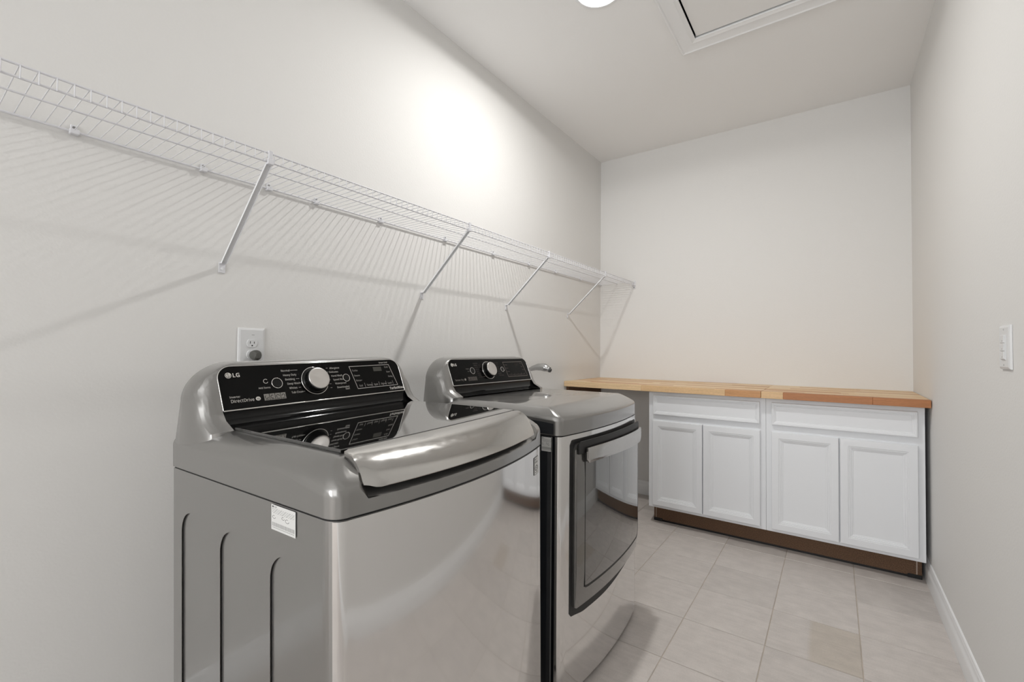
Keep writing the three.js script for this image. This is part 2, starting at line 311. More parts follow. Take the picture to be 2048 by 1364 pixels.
// ------------------------------------------------------------------ outlet, plug, switch
{
  const t = thing('wall_outlet', 'white outlet plate on the wall behind the washer', 'outlet', [0, 1.072, 2.8315]);
  const hw = 0.0435, h = 0.133, r = ([i, x]) => [V(x, i, -hw + i), V(x, h - i, -hw + i), V(x, h - i, hw - i), V(x, i, hw - i)];
  mesh('plate', loft([[0, 0.0004], [0, 0.002], [0.0015, 0.0045], [0.007, 0.0065]].map(r), { closeU: true, capEnd: true, crease: 0.3, flip: true }), plasticWhite, t);
  const face = (cy) => {
    const s = new THREE.Shape(); const a = 0.0165, b = 0.0145; s.absarc(0, 0, a, 0, Math.PI * 2); const pts = s.getPoints(32).map(p => new THREE.Vector2(clamp(p.x, -a, a), clamp(p.y, -b + 0.0015, b - 0.0015)));
    const g = new THREE.ExtrudeGeometry(new THREE.Shape(pts), { depth: 0.002, bevelEnabled: true, bevelSize: 0.0006, bevelThickness: 0.0006, bevelSegments: 1 }).rotateY(Math.PI / 2).translate(0.0062, cy, 0);
    const f = mesh('socket', g, plasticWhite, t);
    for (const [dz, hh] of [[0.0064, 0.0085], [-0.0064, 0.007]]) mesh('slot', box(0.0085, 0.0091, cy - 0.001, cy - 0.001 + hh, dz - 0.0010, dz + 0.0010), darkSlot, f);
    mesh('ground_hole', new THREE.CylinderGeometry(0.0025, 0.0025, 0.0006, 16).rotateZ(Math.PI / 2).translate(0.0088, cy - 0.0075, 0), darkSlot, f);
  };
  face(0.081); face(0.043);
  mesh('screw', new THREE.CylinderGeometry(0.0025, 0.0025, 0.0008, 16).rotateZ(Math.PI / 2).translate(0.0068, 0.062, 0), plasticWhite, t);
  mesh('wordmark', box(0.0064, 0.0068, 0.109, 0.1105, -0.008, 0.001), std(lin(0.35, 0.35, 0.35), 0.6), t);
}
{
  const t = thing('power_plug', 'grey moulded power plug with cord in the outlet behind the washer', 'plug', [0.0095, 1.113, 2.829]);
  mesh('body', sweep([V(0, 0, 0), V(0.012, 0, 0), V(0.024, 0, 0), V(0.034, 0, 0), V(0.040, 0, 0)], [0.0115, 0.0135, 0.0138, 0.0128, 0.0075], 24, 24).scale(1, 1.28, 1), plugGrey, t);
  mesh('face', new THREE.CylinderGeometry(0.009, 0.009, 0.001, 24).rotateZ(Math.PI / 2).translate(0.0405, 0.0, 0), std(lin(0.11, 0.11, 0.10), 0.6), t);
  mesh('strain_relief', sweep([V(0.026, -0.008, 0), V(0.027, -0.022, 0), V(0.027, -0.038, 0)], [0.008, 0.006, 0.0045], 14, 14), plugGrey, t);
  mesh('cord', tube([V(0.027, -0.034, 0), V(0.03, -0.12, 0.01), V(0.05, -0.4, 0.03), V(0.08, -0.7, 0.02), V(0.15, -0.9, 0.0), V(0.315, -0.95, -0.03)], 0.004, 10, 40), plugGrey, t);
}
{
  const t = thing('wall_switch', 'white dimmer switch plate on the right wall', 'switch', [W, 1.097, 1.794]);
  const hw = 0.045, h = 0.120, r = ([i, x]) => [V(-x, i, -hw + i), V(-x, h - i, -hw + i), V(-x, h - i, hw - i), V(-x, i, hw - i)];
  mesh('plate', loft([[0, 0.0004], [0, 0.002], [0.001, 0.005], [0.0065, 0.0075]].map(r), { closeU: true, capEnd: true, crease: 0.3 }), plasticWhite, t);
  mesh('frame', rbox(-0.0095, -0.0070, 0.026, 0.094, -0.019, 0.019, 0.0008), plasticWhite, t);
  for (const [y0, y1] of [[0.072, 0.092], [0.050, 0.0705], [0.028, 0.0485]]) {
    const b = mesh('button', rbox(-0.0120, -0.0090, y0, y1, -0.017, 0.017, 0.001), plasticWhite, t);
    mesh('mark', new THREE.CylinderGeometry(0.0014, 0.0014, 0.0006, 12).rotateZ(Math.PI / 2).translate(-0.0121, y0 + 0.005, 0.006), std(lin(0.3, 0.3, 0.3), 0.6), b);
  }
  for (const y of [0.012, 0.108]) mesh('screw', new THREE.CylinderGeometry(0.0024, 0.0024, 0.0008, 14).rotateZ(Math.PI / 2).translate(-0.0077, y, 0), std(lin(0.45, 0.45, 0.45), 0.5), t);
}

// ------------------------------------------------------------------ faucet behind the dryer
{
  const nickel = std(lin(0.50, 0.50, 0.50), 0.16, 1); const t = thing('faucet', 'chrome faucet spout showing behind the dryer', 'faucet', [0, 0, 0]);
  mesh('flange', new THREE.CylinderGeometry(0.026, 0.028, 0.010, 32).rotateZ(-Math.PI / 2).translate(0.006, 0.995, 1.27), nickel, t);
  mesh('spout', sweep([V(0.006, 0.995, 1.27), V(0.05, 1.000, 1.27), V(0.11, 1.020, 1.268), V(0.145, 1.032, 1.266), V(0.180, 1.038, 1.264), V(0.215, 1.036, 1.262), V(0.250, 1.024, 1.26)], [0.012, 0.011, 0.0115, 0.0160, 0.0210, 0.0235, 0.0150], 24, 60), nickel, t);
  mesh('nozzle', sweep([V(0.243, 1.024, 1.2605), V(0.252, 1.0205, 1.26), V(0.257, 1.0185, 1.26)], [0.0135, 0.0130, 0.0115], 24, 8), std(lin(0.06, 0.06, 0.06), 0.5), t);
  mesh('lever', sweep([V(0.015, 1.012, 1.288), V(0.05, 1.036, 1.288), V(0.075, 1.040, 1.288)], [0.006, 0.0045, 0.004], 12, 20), nickel, t);
}

// ------------------------------------------------------------------ washer and dryer
// local axes: x = forward from the back, y = up, z = towards the machine's left side
function plan(hw, df, b, rc, n = 40) {                              // outline seen from above, from rear left round the front to rear right
  const f = (l) => df + b * (1 - (l / hw) ** 2), o = [];
  for (let i = 0; i <= 10; i++) o.push([(df - rc) * i / 10, hw]);
  for (let i = 1; i < 8; i++) { const a = i / 8 * Math.PI / 2; o.push([f(hw - rc) - rc - (f(hw - rc) - df) * (1 - Math.sin(a)) + rc * Math.sin(a), hw - rc + rc * Math.cos(a)]); }
  for (let i = 0; i <= n; i++) { const l = (hw - rc) * (1 - 2 * i / n); o.push([f(l), l]); }
  for (let i = 7; i > 0; i--) { const a = i / 8 * Math.PI / 2; o.push([f(hw - rc) - rc - (f(hw - rc) - df) * (1 - Math.sin(a)) + rc * Math.sin(a), -(hw - rc + rc * Math.cos(a))]); }
  for (let i = 10; i >= 0; i--) o.push([(df - rc) * i / 10, -hw]);
  for (let i = 1; i < 12; i++) o.push([0, -hw + 2 * hw * i / 12]);
  return o;
}
const prism = (o, ys, shrink = () => 0) => loft(ys.map(y => o.map(([d, l]) => { const s = shrink(y); return V(lerp(d, 0.3, s), y, l * (1 - s)); })), { closeU: true, capStart: true, capEnd: true, crease: 0.5, flip: true });

// a strip on the bulged front between two height curves, with thickness
function frontPatch(df, b, hw, l0, l1, lo, hi, off, thick, n = 48, m = 6, round = 0.0) {
  const rows = [];
  for (let i = 0; i <= n; i++) {
    const l = lerp(l0, l1, i / n), y0 = lo(l), y1 = hi(l), d = df + b * (1 - (l / hw) ** 2) + off, r = [];
    r.push(V(d - thick, y0, l));
    for (let k = 0; k <= m; k++) { const v = k / m, e = round ? round * (1 - Math.min(1, Math.min(v, 1 - v) * 5) ** 0.5) : 0; r.push(V(d - e, lerp(y0, y1, v), l)); }
    r.push(V(d - thick, y1, l));
    rows.push(r);
  }
  return loft(rows, { closeU: true, capStart: true, capEnd: true, crease: 0.5, flip: true });
}

// the sloped control panel: x across (to the machine's right), y up the slope, z out of it
const PB = V(0.1115, 0.994, 0), PT = V(0.0705, 1.0955, 0), PL = PT.clone().sub(PB).length();
const pT = PT.clone().sub(PB).normalize(), pN = V(pT.y, -pT.x, 0);
const panelM = new THREE.Matrix4().makeBasis(V(0, 0, -1), pT, pN).setPosition(PB);
const onPanel = (g) => g.applyMatrix4(panelM);
const PHW = 0.2825, PR = 0.032;
function panelOutline(hw, h, r) {
  const s = new THREE.Shape(); s.moveTo(-hw, 0); s.lineTo(hw, 0); s.lineTo(hw, h - r); s.absarc(hw - r, h - r, r, 0, Math.PI / 2, false); s.lineTo(-hw + r, h); s.absarc(-hw + r, h - r, r, Math.PI / 2, Math.PI, false); s.closePath(); return s;
}

function panelPrint(kind) {
  const w = 2048, h = Math.round(2048 * PL / (2 * PHW)), c = canvas(w, h), g = c.getContext('2d');
  const X = (l) => (PHW - l) / (2 * PHW) * w, Y = (s) => (1 - s) * h;
  g.fillStyle = '#0b0b0b'; g.fillRect(0, 0, w, h);
  const ink = kind === 'washer' ? '#d2cfc9' : '#8f8a85', soft = kind === 'washer' ? '#a8a5a0' : '#5f5652';
  const txt = (s, l, v, px, al = 'left', wt = '') => { g.font = `${wt} ${px}px sans-serif`; g.textAlign = al; g.fillText(s, X(l), Y(v)); };
  const line = (l0, s0, l1, s1, t = 4) => { g.lineWidth = t; g.beginPath(); g.moveTo(X(l0), Y(s0)); g.lineTo(X(l1), Y(s1)); g.stroke(); };
  g.fillStyle = g.strokeStyle = '#cfccc6';
  // maker's mark
  g.beginPath(); g.arc(X(0.2585), Y(0.795), 27, 0, 7); g.fill(); txt('LG', 0.2495, 0.745, 54, 'left', 'bold');
  g.strokeStyle = '#6d6a66'; g.lineWidth = 5; g.beginPath(); g.arc(X(0.2585), Y(0.795), 19, -0.2, 4.9); g.stroke(); g.beginPath(); g.moveTo(X(0.2585), Y(0.84)); g.lineTo(X(0.2585), Y(0.755)); g.lineTo(X(0.2555), Y(0.755)); g.stroke();
  g.fillStyle = g.strokeStyle = ink;
  const left = kind === 'washer' ? ['Normal', 'Heavy Duty', 'Bedding', 'Deep Wash', 'Whites', 'Tub Clean'] : ['Heavy Duty', 'Bedding', 'Normal', 'Delicates', 'Towels', 'Time Dry', 'Air Dry', 'Anti Bacterial'];
  const right = kind === 'washer' ? ['Allergiene', 'Delicates', 'Hand Wash', 'Speed Wash', 'Waterproof', 'Downloaded'] : ['Small Load', 'Perm Press', 'Speed Dry', 'Steam Fresh', 'Sanitary', 'Rack Dry', 'Downloaded'];
  g.fillStyle = g.strokeStyle = kind === 'washer' ? ink : soft;
  left.forEach((s, i) => { const v = 0.81 - i * 0.57 / (left.length - 1), l = 0.127 - 0.012 * i / (left.length - 1) * 1.4; txt(s, l, v, kind === 'washer' ? 27 : 22); line(l - 0.0012 - s.length * 0.0042, v + 0.025, 0.080, v + 0.025, 3); });
  right.forEach((s, i) => { const v = 0.81 - i * 0.55 / (right.length - 1); txt(s, -0.016 - 0.007 * Math.abs(i - 1) * 0.5, v, kind === 'washer' ? 27 : 22); line(-0.008, v + 0.03, -0.014, v + 0.03, 3); });
  g.fillStyle = g.strokeStyle = ink;
  // lower left wording
  if (kind === 'washer') {
    txt('Inverter', 0.265, 0.265, 25); txt('DirectDrive', 0.264, 0.155, 40);
    g.beginPath(); g.ellipse(X(0.199), Y(0.20), 22, 19, 0, 0, 7); g.fill(); g.fillStyle = '#333'; txt('10', 0.2028, 0.17, 24, 'left', 'bold'); g.fillStyle = ink;
  } else { txt('Sensor Dry', 0.264, 0.16, 38); g.beginPath(); g.arc(X(0.203), Y(0.20), 18, 0, 7); g.fill(); }
  for (let i = 0; i < 4; i++) {                                    // row of small pictograms
    const x = X(0.184 - i * 0.0145), y = Y(0.29); g.fillStyle = kind === 'washer' ? '#8d8a85' : '#55504d'; g.fillRect(x, y, 48, 62); g.strokeStyle = '#1b1b1b'; g.lineWidth = 5; g.beginPath(); g.arc(x + 24, y + 30, 14, i, i + 4.4); g.stroke(); g.beginPath(); g.moveTo(x + 8, y + 54); g.lineTo(x + 40, y + 54); g.stroke();
  }
  g.fillStyle = g.strokeStyle = ink;
  if (kind === 'washer') { g.font = '24px sans-serif'; g.textAlign = 'right'; g.fillText('Add Items', X(0.163), Y(0.42)); g.lineWidth = 5; g.beginPath(); g.arc(X(0.172), Y(0.60), 20, 0.4, 5.6); g.stroke(); } else { g.font = '20px sans-serif'; g.textAlign = 'right'; g.fillText('Wrinkle', X(0.163), Y(0.60)); g.fillText('Care', X(0.163), Y(0.50)); }
  // display
  g.lineWidth = 6; g.strokeStyle = kind === 'washer' ? '#bdbab5' : '#7d756f'; g.beginPath(); g.moveTo(X(-0.088), Y(0.85)); g.lineTo(X(-0.243), Y(0.85)); g.lineTo(X(-0.260), Y(0.19)); g.lineTo(X(-0.101), Y(0.19)); g.closePath(); g.stroke();
  g.fillStyle = soft; for (const [s, l, v] of [['Turbo', -0.095, 0.70], ['Steam', -0.098, 0.55], ['Rinse+', -0.101, 0.40], ['Cold', -0.222, 0.75], ['Start', -0.226, 0.60], ['Delay', -0.229, 0.45]]) txt(s, l, v, 28);
  for (let i = 0; i < 5; i++) { txt(['Soil', 'Temp', 'Spin', 'Signal', 'Lock'][i], -0.108 - i * 0.028, 0.24, 30); line(-0.130 - i * 0.028, 0.22, -0.129 - i * 0.028, 0.34, 3); }
  g.fillStyle = kind === 'washer' ? '#4a4945' : '#1d1a18'; g.fillRect(X(-0.176), Y(0.80), 120, 54);
  g.fillStyle = ink; if (kind === 'washer') { txt('TurboWash', -0.222, 0.06, 44, 'left', 'bold'); txt('Start', -0.057, 0.20, 26); txt('Smart Grid', -0.205, 0.90, 26); } 
  return std(0xffffff, 0.18, 0, { map: canvasTex(c), specularIntensity: 0.25 });
}

function consoleOf(machine, kind) {
  // silver hood: a quarter round from the outer arch at the back to the panel edge
  const outer = [], inner = [], N = 14;
  const arcO = (side) => { const a = [[0.890, 0.3405]]; for (let i = 0; i <= 6; i++) { const v = i / 6; a.push([lerp(0.915, 1.015, v), lerp(0.3425, 0.331, v)]); } for (let i = 1; i <= N; i++) { const q = i / N * Math.PI / 2; a.push([1.015 + 0.0925 * Math.sin(q), 0.221 + 0.110 * Math.cos(q)]); } return a.map(([y, l]) => V(0.0, y, side * l)); };
  const arcI = (side) => { const a = [[0.165, 0.925, 0.2835]]; for (let i = 0; i <= 6; i++) { const v = i / 6, y = lerp(0.9545, 1.0955 - PR * 0.93, v), k = clamp((0.994 - y) / 0.0395); a.push([y < 0.994 ? lerp(0.1135, 0.1650, k ** 2) : lerp(PB.x, PT.x, (y - PB.y) / (PT.y - PB.y)) + 0.002, y, 0.2845 - 0.001 * k]); } for (let i = 1; i <= N; i++) { const q = i / N * Math.PI / 2, y = 1.0955 - PR * 0.93 + PR * 0.96 * Math.sin(q); a.push([lerp(PB.x, PT.x, (y - PB.y) / (PT.y - PB.y)) + 0.002, y, 0.2845 - PR + PR * Math.cos(q)]); } return a.map(([d, y, l]) => V(d, y, side * l)); };
  const mid = (a, b) => { const o = []; for (let i = 1; i < 16; i++) o.push(a.clone().lerp(b, i / 16)); return o; };
  const whole = (f) => { const L = f(1), R = f(-1).reverse(); return [...L, ...mid(L[L.length - 1], R[0]), ...R]; };
  outer.push(...whole(arcO)); inner.push(...whole(arcI));
  const rows = [], K = 22;
  rows.push(outer.map(p => V(0.0, p.y - (p.y > 1.1 ? 0.004 : 0.001), p.z * 0.985)));
  for (let k = 0; k <= K; k++) {
    const q = k / K * Math.PI / 2, f = Math.sin(q) ** 0.62, s = 1 - Math.cos(q) ** 0.62;
    rows.push(outer.map((p, i) => { const r = inner[i], base = 0.008; return V(lerp(base, r.x, f), lerp(p.y, r.y, lerp(f, s, sst(0.96, 1.04, p.y))), lerp(p.z, r.z, s)); }));
  }
  const hood = loft(rows, { crease: 0.7 });
  const backShape = new THREE.Shape(rows[0].map(p => new THREE.Vector2(p.z, p.y)));
  const back = new THREE.ShapeGeometry(backShape).rotateY(-Math.PI / 2); // (z, y) plane at x = 0
  { const p = back.attributes.position; const flat = new THREE.ShapeGeometry(backShape).attributes.position; for (let i = 0; i < p.count; i++) p.setXYZ(i, 0, flat.getY(i), flat.getX(i)); back.computeVertexNormals(); }
  const con = mesh('console', join([hood, back]), silver, machine);
  // printed panel
  const o = panelOutline(PHW, PL, PR), pg = new THREE.ExtrudeGeometry(o, { depth: 0.004, bevelEnabled: false, curveSegments: 12 }).translate(0, 0, -0.002);
  { const p = pg.attributes.position, uv = pg.attributes.uv; for (let i = 0; i < p.count; i++) uv.setXY(i, (p.getX(i) + PHW) / (2 * PHW), p.getY(i) / PL); }
  mesh('control_panel', onPanel(pg), panelPrint(kind), con);
  // bright bead round the panel
  const pts = [], bw = PHW + 0.0008, bh = PL + 0.0008; for (let i = 0; i <= 8; i++) pts.push(V(-bw, lerp(0, bh - PR, i / 8), 0.0022)); for (let i = 1; i < 8; i++) { const a = Math.PI - i / 8 * Math.PI / 2; pts.push(V(-bw + PR + PR * Math.cos(a), bh - PR + PR * Math.sin(a), 0.0022)); } for (let i = 0; i <= 16; i++) pts.push(V(lerp(-bw + PR, bw - PR, i / 16), bh, 0.0022)); for (let i = 1; i < 8; i++) { const a = Math.PI / 2 - i / 8 * Math.PI / 2; pts.push(V(bw - PR + PR * Math.cos(a), bh - PR + PR * Math.sin(a), 0.0022)); } for (let i = 0; i <= 8; i++) pts.push(V(bw, lerp(bh - PR, 0, i / 8), 0.0022));
  mesh('panel_bead', onPanel(new THREE.TubeGeometry(new THREE.CatmullRomCurve3(pts, false, 'centripetal'), 240, 0.0011, 6, false)), chrome, con);
  mesh('trim_bar', onPanel(rbox(-PHW, PHW, -0.0032, 0.0006, -0.002, 0.0038, 0.001)), handleSteel, con);
  // black cove under the panel
  const cove = []; for (let i = 0; i <= 40; i++) { const l = lerp(0.2835, -0.2835, i / 40); cove.push([[0.1125, 0.992], [0.1120, 0.985], [0.1135, 0.976], [0.1185, 0.968], [0.128, 0.961], [0.142, 0.957], [0.168, 0.9555]].map(([d, y]) => V(d, y, l))); }
  mesh('cove', loft(cove, { crease: 1.2 }), blackGloss, con);
  // dial
  const at = (l, s) => [-l, s * PL];
  const [dx, dy] = at(0.035, 0.52);
  const dial = new THREE.LatheGeometry([[0, 0.001], [0.0395, 0.001], [0.0395, 0.004], [0.036, 0.005], [0.0345, 0.008], [0.0335, 0.0215], [0.0325, 0.0235], [0, 0.0238]].map(p => new THREE.Vector2(...p)), 56).rotateX(Math.PI / 2).translate(dx, dy, 0);
  mesh('dial', onPanel(dial), blackGloss, con);
  mesh('dial_ring', onPanel(new THREE.TorusGeometry(0.0398, 0.0012, 10, 64).translate(dx, dy, 0.0032)), chrome, con);
  mesh('dial_cap', onPanel(new THREE.LatheGeometry([[0.0312, 0.0225], [0.0312, 0.0245], [0.0302, 0.0262], [0.027, 0.0268], [0, 0.0258]].map(p => new THREE.Vector2(...p)), 56).rotateX(Math.PI / 2).translate(dx, dy, 0)), std(lin(0.62, 0.60, 0.58), 0.28, 0.85), con);
  for (const [l, s, r] of [[0.144, 0.53, 0.0138], [-0.068, 0.53, 0.0112]]) {
    const [x, y] = at(l, s);
    mesh('button', onPanel(new THREE.LatheGeometry([[r, 0.0018], [r, 0.0034], [r - 0.001, 0.004], [0, 0.0036]].map(p => new THREE.Vector2(...p)), 36).rotateX(Math.PI / 2).translate(x, y, 0)), blackGloss, con);
    mesh('button_ring', onPanel(new THREE.TorusGeometry(r, 0.0010, 8, 40).translate(x, y, 0.0032)), chrome, con);
  }
  return con;
}

// small stickers: a white printed label
function stickerMat(draw, w = 256, h = 256, bg = '#d8d8d6') { const c = canvas(w, h), g = c.getContext('2d'); g.fillStyle = bg; g.fillRect(0, 0, w, h); draw(g, w, h); return std(0xffffff, 0.45, 0, { map: canvasTex(c) }); }
const ratingMat = stickerMat((g, w, h) => {
  g.fillStyle = '#3a3a3a'; g.font = 'bold 20px sans-serif'; g.fillText('LG', 34, 26); g.beginPath(); g.arc(18, 20, 9, 0, 7); g.fill();
  for (let r = 0; r < 5; r++) for (let x = 12; x < 240; x += 9) if (((x * 7 + r * 13) % 5) > 1) g.fillRect(x, 36 + r * 11, 6, 4);
  for (const [x, y, q] of [[12, 108, 34], [112, 96, 30], [150, 104, 40]]) { g.lineWidth = 4; g.strokeStyle = '#555'; g.beginPath(); g.arc(x + q / 2, y + q / 2, q / 2 - 2, 0, 5.2); g.stroke(); }
  for (let x = 10; x < 246; x += 6) g.fillRect(x, 178, (x * 5) % 4 + 1, 40);
  for (let x = 14; x < 240; x += 10) g.fillRect(x, 228, 6, 5);
}, 256, 256);
const driveMat = stickerMat((g, w, h) => {
  g.strokeStyle = '#3a3a3a'; g.fillStyle = '#3a3a3a'; g.lineWidth = 4; g.strokeRect(6, 6, w - 12, h - 12); g.font = 'bold 26px sans-serif'; g.fillText('LG', 52, 40); g.beginPath(); g.arc(34, 32, 12, 0, 7); g.fill(); g.fillRect(20, 60, 70, 8); g.fillRect(20, 76, 80, 8);
  g.lineWidth = 12; g.beginPath(); g.arc(w / 2, 160, 36, 0, 7); g.stroke(); g.font = 'bold 40px sans-serif'; g.textAlign = 'center'; g.fillText('10', w / 2, 174); g.fillRect(24, 218, 80, 8);
}, 128, 256);

function topCover(hw, df, b, y0, shape) {                           // shell from the seam up to the flat deck
  const o = plan(hw, df, b, 0.028), inn = o.map(([d, l]) => [d === 0 ? 0 : clamp(shape.innerD(d, l), 0, 1), l * shape.innerL / hw]);
  const rows = [o.map(([d, l]) => V(d, y0, l)), o.map(([d, l]) => V(d, y0 + 0.002, l))];
  const steps = shape.steps;
  for (const [a, c] of steps) rows.push(o.map(([d, l], i) => {
    const e = shape.edge(d, l), t = shape.top(d, l, a); const x = d === 0 ? 0 : lerp(d, inn[i][0], a), z = lerp(l, inn[i][1], a);
    return V(x, lerp(e, shape.deck, c) - t, z);
  }));
  return loft(rows, { closeU: true, capStart: true, capEnd: true, crease: 0.55, flip: true });
}

// ---- washer
{
  const m = thing('washer', 'silver top load washing machine with black glass lid, nearest the camera', 'washer', [0.330, 0, 2.798]);
  m.rotation.set(THREE.MathUtils.degToRad(1.17), THREE.MathUtils.degToRad(2.05), 0, 'YXZ');
  const hw = 0.343, df = 0.613, b = 0.048;
  // body with three arched recesses pressed into each side
  const o = plan(hw - 0.0015, df - 0.0015, b, 0.028);
  const body = new Brush(outward(prism(o, [0.035, 0.8595])), silver); body.updateMatrixWorld();
  const ev = new Evaluator(); ev.useGroups = false; let res = body;
  for (const side of [1, -1]) for (const [d0, d1] of [[0.034, 0.152], [0.219, 0.342], [0.413, 0.538]]) {
    const r = (d1 - d0) / 2, s = new THREE.Shape(); s.moveTo(d0, 0.09); s.lineTo(d1, 0.09); s.lineTo(d1, 0.777 - r); s.absarc((d0 + d1) / 2, 0.777 - r, r, 0, Math.PI, false); s.closePath();
    const g = new THREE.ExtrudeGeometry(s, { depth: 0.02, bevelEnabled: true, bevelSize: -0.0085, bevelThickness: 0.0038, bevelSegments: 4, curveSegments: 20 });
    g.deleteAttribute('uv'); g.setAttribute('uv', new THREE.BufferAttribute(new Float32Array(g.attributes.position.count * 2), 2));
    if (side > 0) g.translate(0, 0, hw - 0.0015); else g.translate(0, 0, -hw + 0.0015 - 0.02);
    const cut = new Brush(outward(g.index ? g.toNonIndexed() : g), silver); cut.updateMatrixWorld(); res = ev.evaluate(res, cut, SUBTRACTION);
  }
  const bodyGeo = res.geometry.index ? res.geometry.toNonIndexed() : res.geometry; for (const k of Object.keys(bodyGeo.attributes)) if (!['position', 'normal', 'uv'].includes(k)) bodyGeo.deleteAttribute(k);
  bodyGeo.clearGroups?.();
  mesh('body', bodyGeo, silver, m);
  { const pl = plan(hw - 0.0005, df - 0.0005, b, 0.028).filter(([d, l]) => d > df - 0.0105); mesh('front_panel', loft([0.040, 0.45, 0.8585].map(y => pl.map(([d, l]) => V(d, y, l))), { crease: 0.5, flip: true }), frontSteel, m); }
  mesh('seam', prism(plan(hw - 0.004, df - 0.004, b, 0.028), [0.8585, 0.8650]), blackMatte, m);
  // top cover, notched at the front under the lid handle
  const cover = topCover(hw, df, b, 0.8635, {
    innerL: 0.2875, deck: 0.9545,
    innerD: (d, l) => lerp(0, 0.548, clamp(d / 0.585)),
    edge: (d, l) => lerp(0.917, 0.9035, sst(0.46, 0.60, d)),
    top: (d, l, a) => { const n = sst(0.298, 0.288, Math.abs(l)) * sst(0.585, 0.60, d); return n * (a < 0.02 ? 0.0165 : a < 0.5 ? 0.030 : a < 0.9 ? 0.02 : 0.0); },
    steps: [[0, -0.12], [0.004, 0.0], [0.02, 0.10], [0.05, 0.20], [0.11, 0.32], [0.22, 0.46], [0.38, 0.63], [0.55, 0.78], [0.72, 0.90], [0.86, 0.97], [1, 1], [1.06, 1]]
  });
  mesh('top_cover', cover, silver, m);
  // dark liner of the hand recess
  const liner = []; for (let i = 0; i <= 60; i++) { const l = lerp(0.287, -0.287, i / 60), d = df + b * (1 - (l / hw) ** 2), up = 0.004 * sst(0.255, 0.287, Math.abs(l)); liner.push([[d - 0.0015, 0.8865], [d - 0.006, 0.8835], [d - 0.018, 0.885], [d - 0.028, 0.893], [d - 0.034, 0.91], [d - 0.036, 0.928]].map(([x, y]) => V(x, y + up, l))); }
  mesh('hand_recess', loft(liner, { crease: 1.0 }), std(lin(0.02, 0.02, 0.019), 0.35), m);
  // lid: black glass slab with a steel handle along its front
  const gr = 0.02, ls = new THREE.Shape(), lh = 0.2845, fd = (l) => 0.5535 + 0.006 * (1 - (l / lh) ** 2);
  ls.moveTo(0.166, -lh + 0.004); ls.lineTo(fd(lh) - 0.002, -lh); for (let i = 0; i <= 20; i++) { const l = lerp(-lh, lh, i / 20); ls.lineTo(fd(l), l); } ls.lineTo(0.166, lh - 0.004); ls.closePath();
  const lg = new THREE.ExtrudeGeometry(ls, { depth: 0.005, bevelEnabled: true, bevelSize: 0.0012, bevelThickness: 0.0012, bevelSegments: 2 }).rotateX(Math.PI / 2).translate(0, 0.9605, 0);
  { const p = lg.attributes.position; for (let i = 0; i < p.count; i++) p.setZ(i, p.getZ(i)); }
  const lid = mesh('lid', lg, blackGlass, m); lid.userData.label = 'black glass lid with steel handle edge';
  const hr = []; for (let i = 0; i <= 72; i++) {
    const u = i / 72, l = lerp(0.2865, -0.2865, u), e = Math.min(u, 1 - u) * 0.573, d0 = fd(l) + 0.0008 + 0.012 * (1 - sst(0, 0.02, e)), d1 = df + b * (1 - (l / hw) ** 2) + 0.0035 - 0.012 * (1 - sst(0, 0.022, e)), yb = 0.9045 + 0.006 * (1 - sst(0, 0.022, e));
    const pr = [[0, 0.9605], [0.12, 0.9598], [0.28, 0.9572], [0.45, 0.9520], [0.60, 0.9450], [0.74, 0.9360], [0.86, 0.9250], [0.94, 0.9150], [1, yb], [0.995, yb - 0.0015], [0.97, yb], [0.90, 0.9100], [0.80, 0.9230], [0.5, 0.9420], [0.2, 0.9500], [0, 0.9515]];
    hr.push(pr.map(([a, y]) => V(lerp(d0, d1, a), y, l)));
  }
  mesh('lid_handle', loft(hr, { closeU: true, capStart: true, capEnd: true, crease: 0.7 }), handleSteel, lid).userData.label = 'curved polished steel lid handle';
  consoleOf(m, 'washer');
  for (const [d, l] of [[0.05, 0.29], [0.05, -0.29], [0.57, 0.29], [0.57, -0.29]]) mesh('foot', new THREE.CylinderGeometry(0.022, 0.026, 0.032 - l * 0.0204, 20).translate(d, 0.0195 + l * 0.0102, l), blackMatte, m);
  const lab = new THREE.PlaneGeometry(0.078, 0.046).translate(0.469, 0.8345, hw + 0.0002); mesh('rating_label', lab, ratingMat, m).userData.label = 'small white printed label';
  const fs = []; for (let i = 0; i <= 4; i++) { const l = lerp(-0.266, -0.303, i / 4), d = df + b * (1 - (l / hw) ** 2) + 0.0008; fs.push([V(d, 0.790, l), V(d, 0.838, l)]); }
  const fg = loft(fs, { crease: 0 }); { const uv = fg.attributes.uv; for (let i = 0; i < uv.count; i++) uv.setXY(i, Math.floor(i / 2) / 4, i % 2); }
  mesh('front_sticker', fg, driveMat, m).userData.label = 'small white sticker with a ring mark';
}

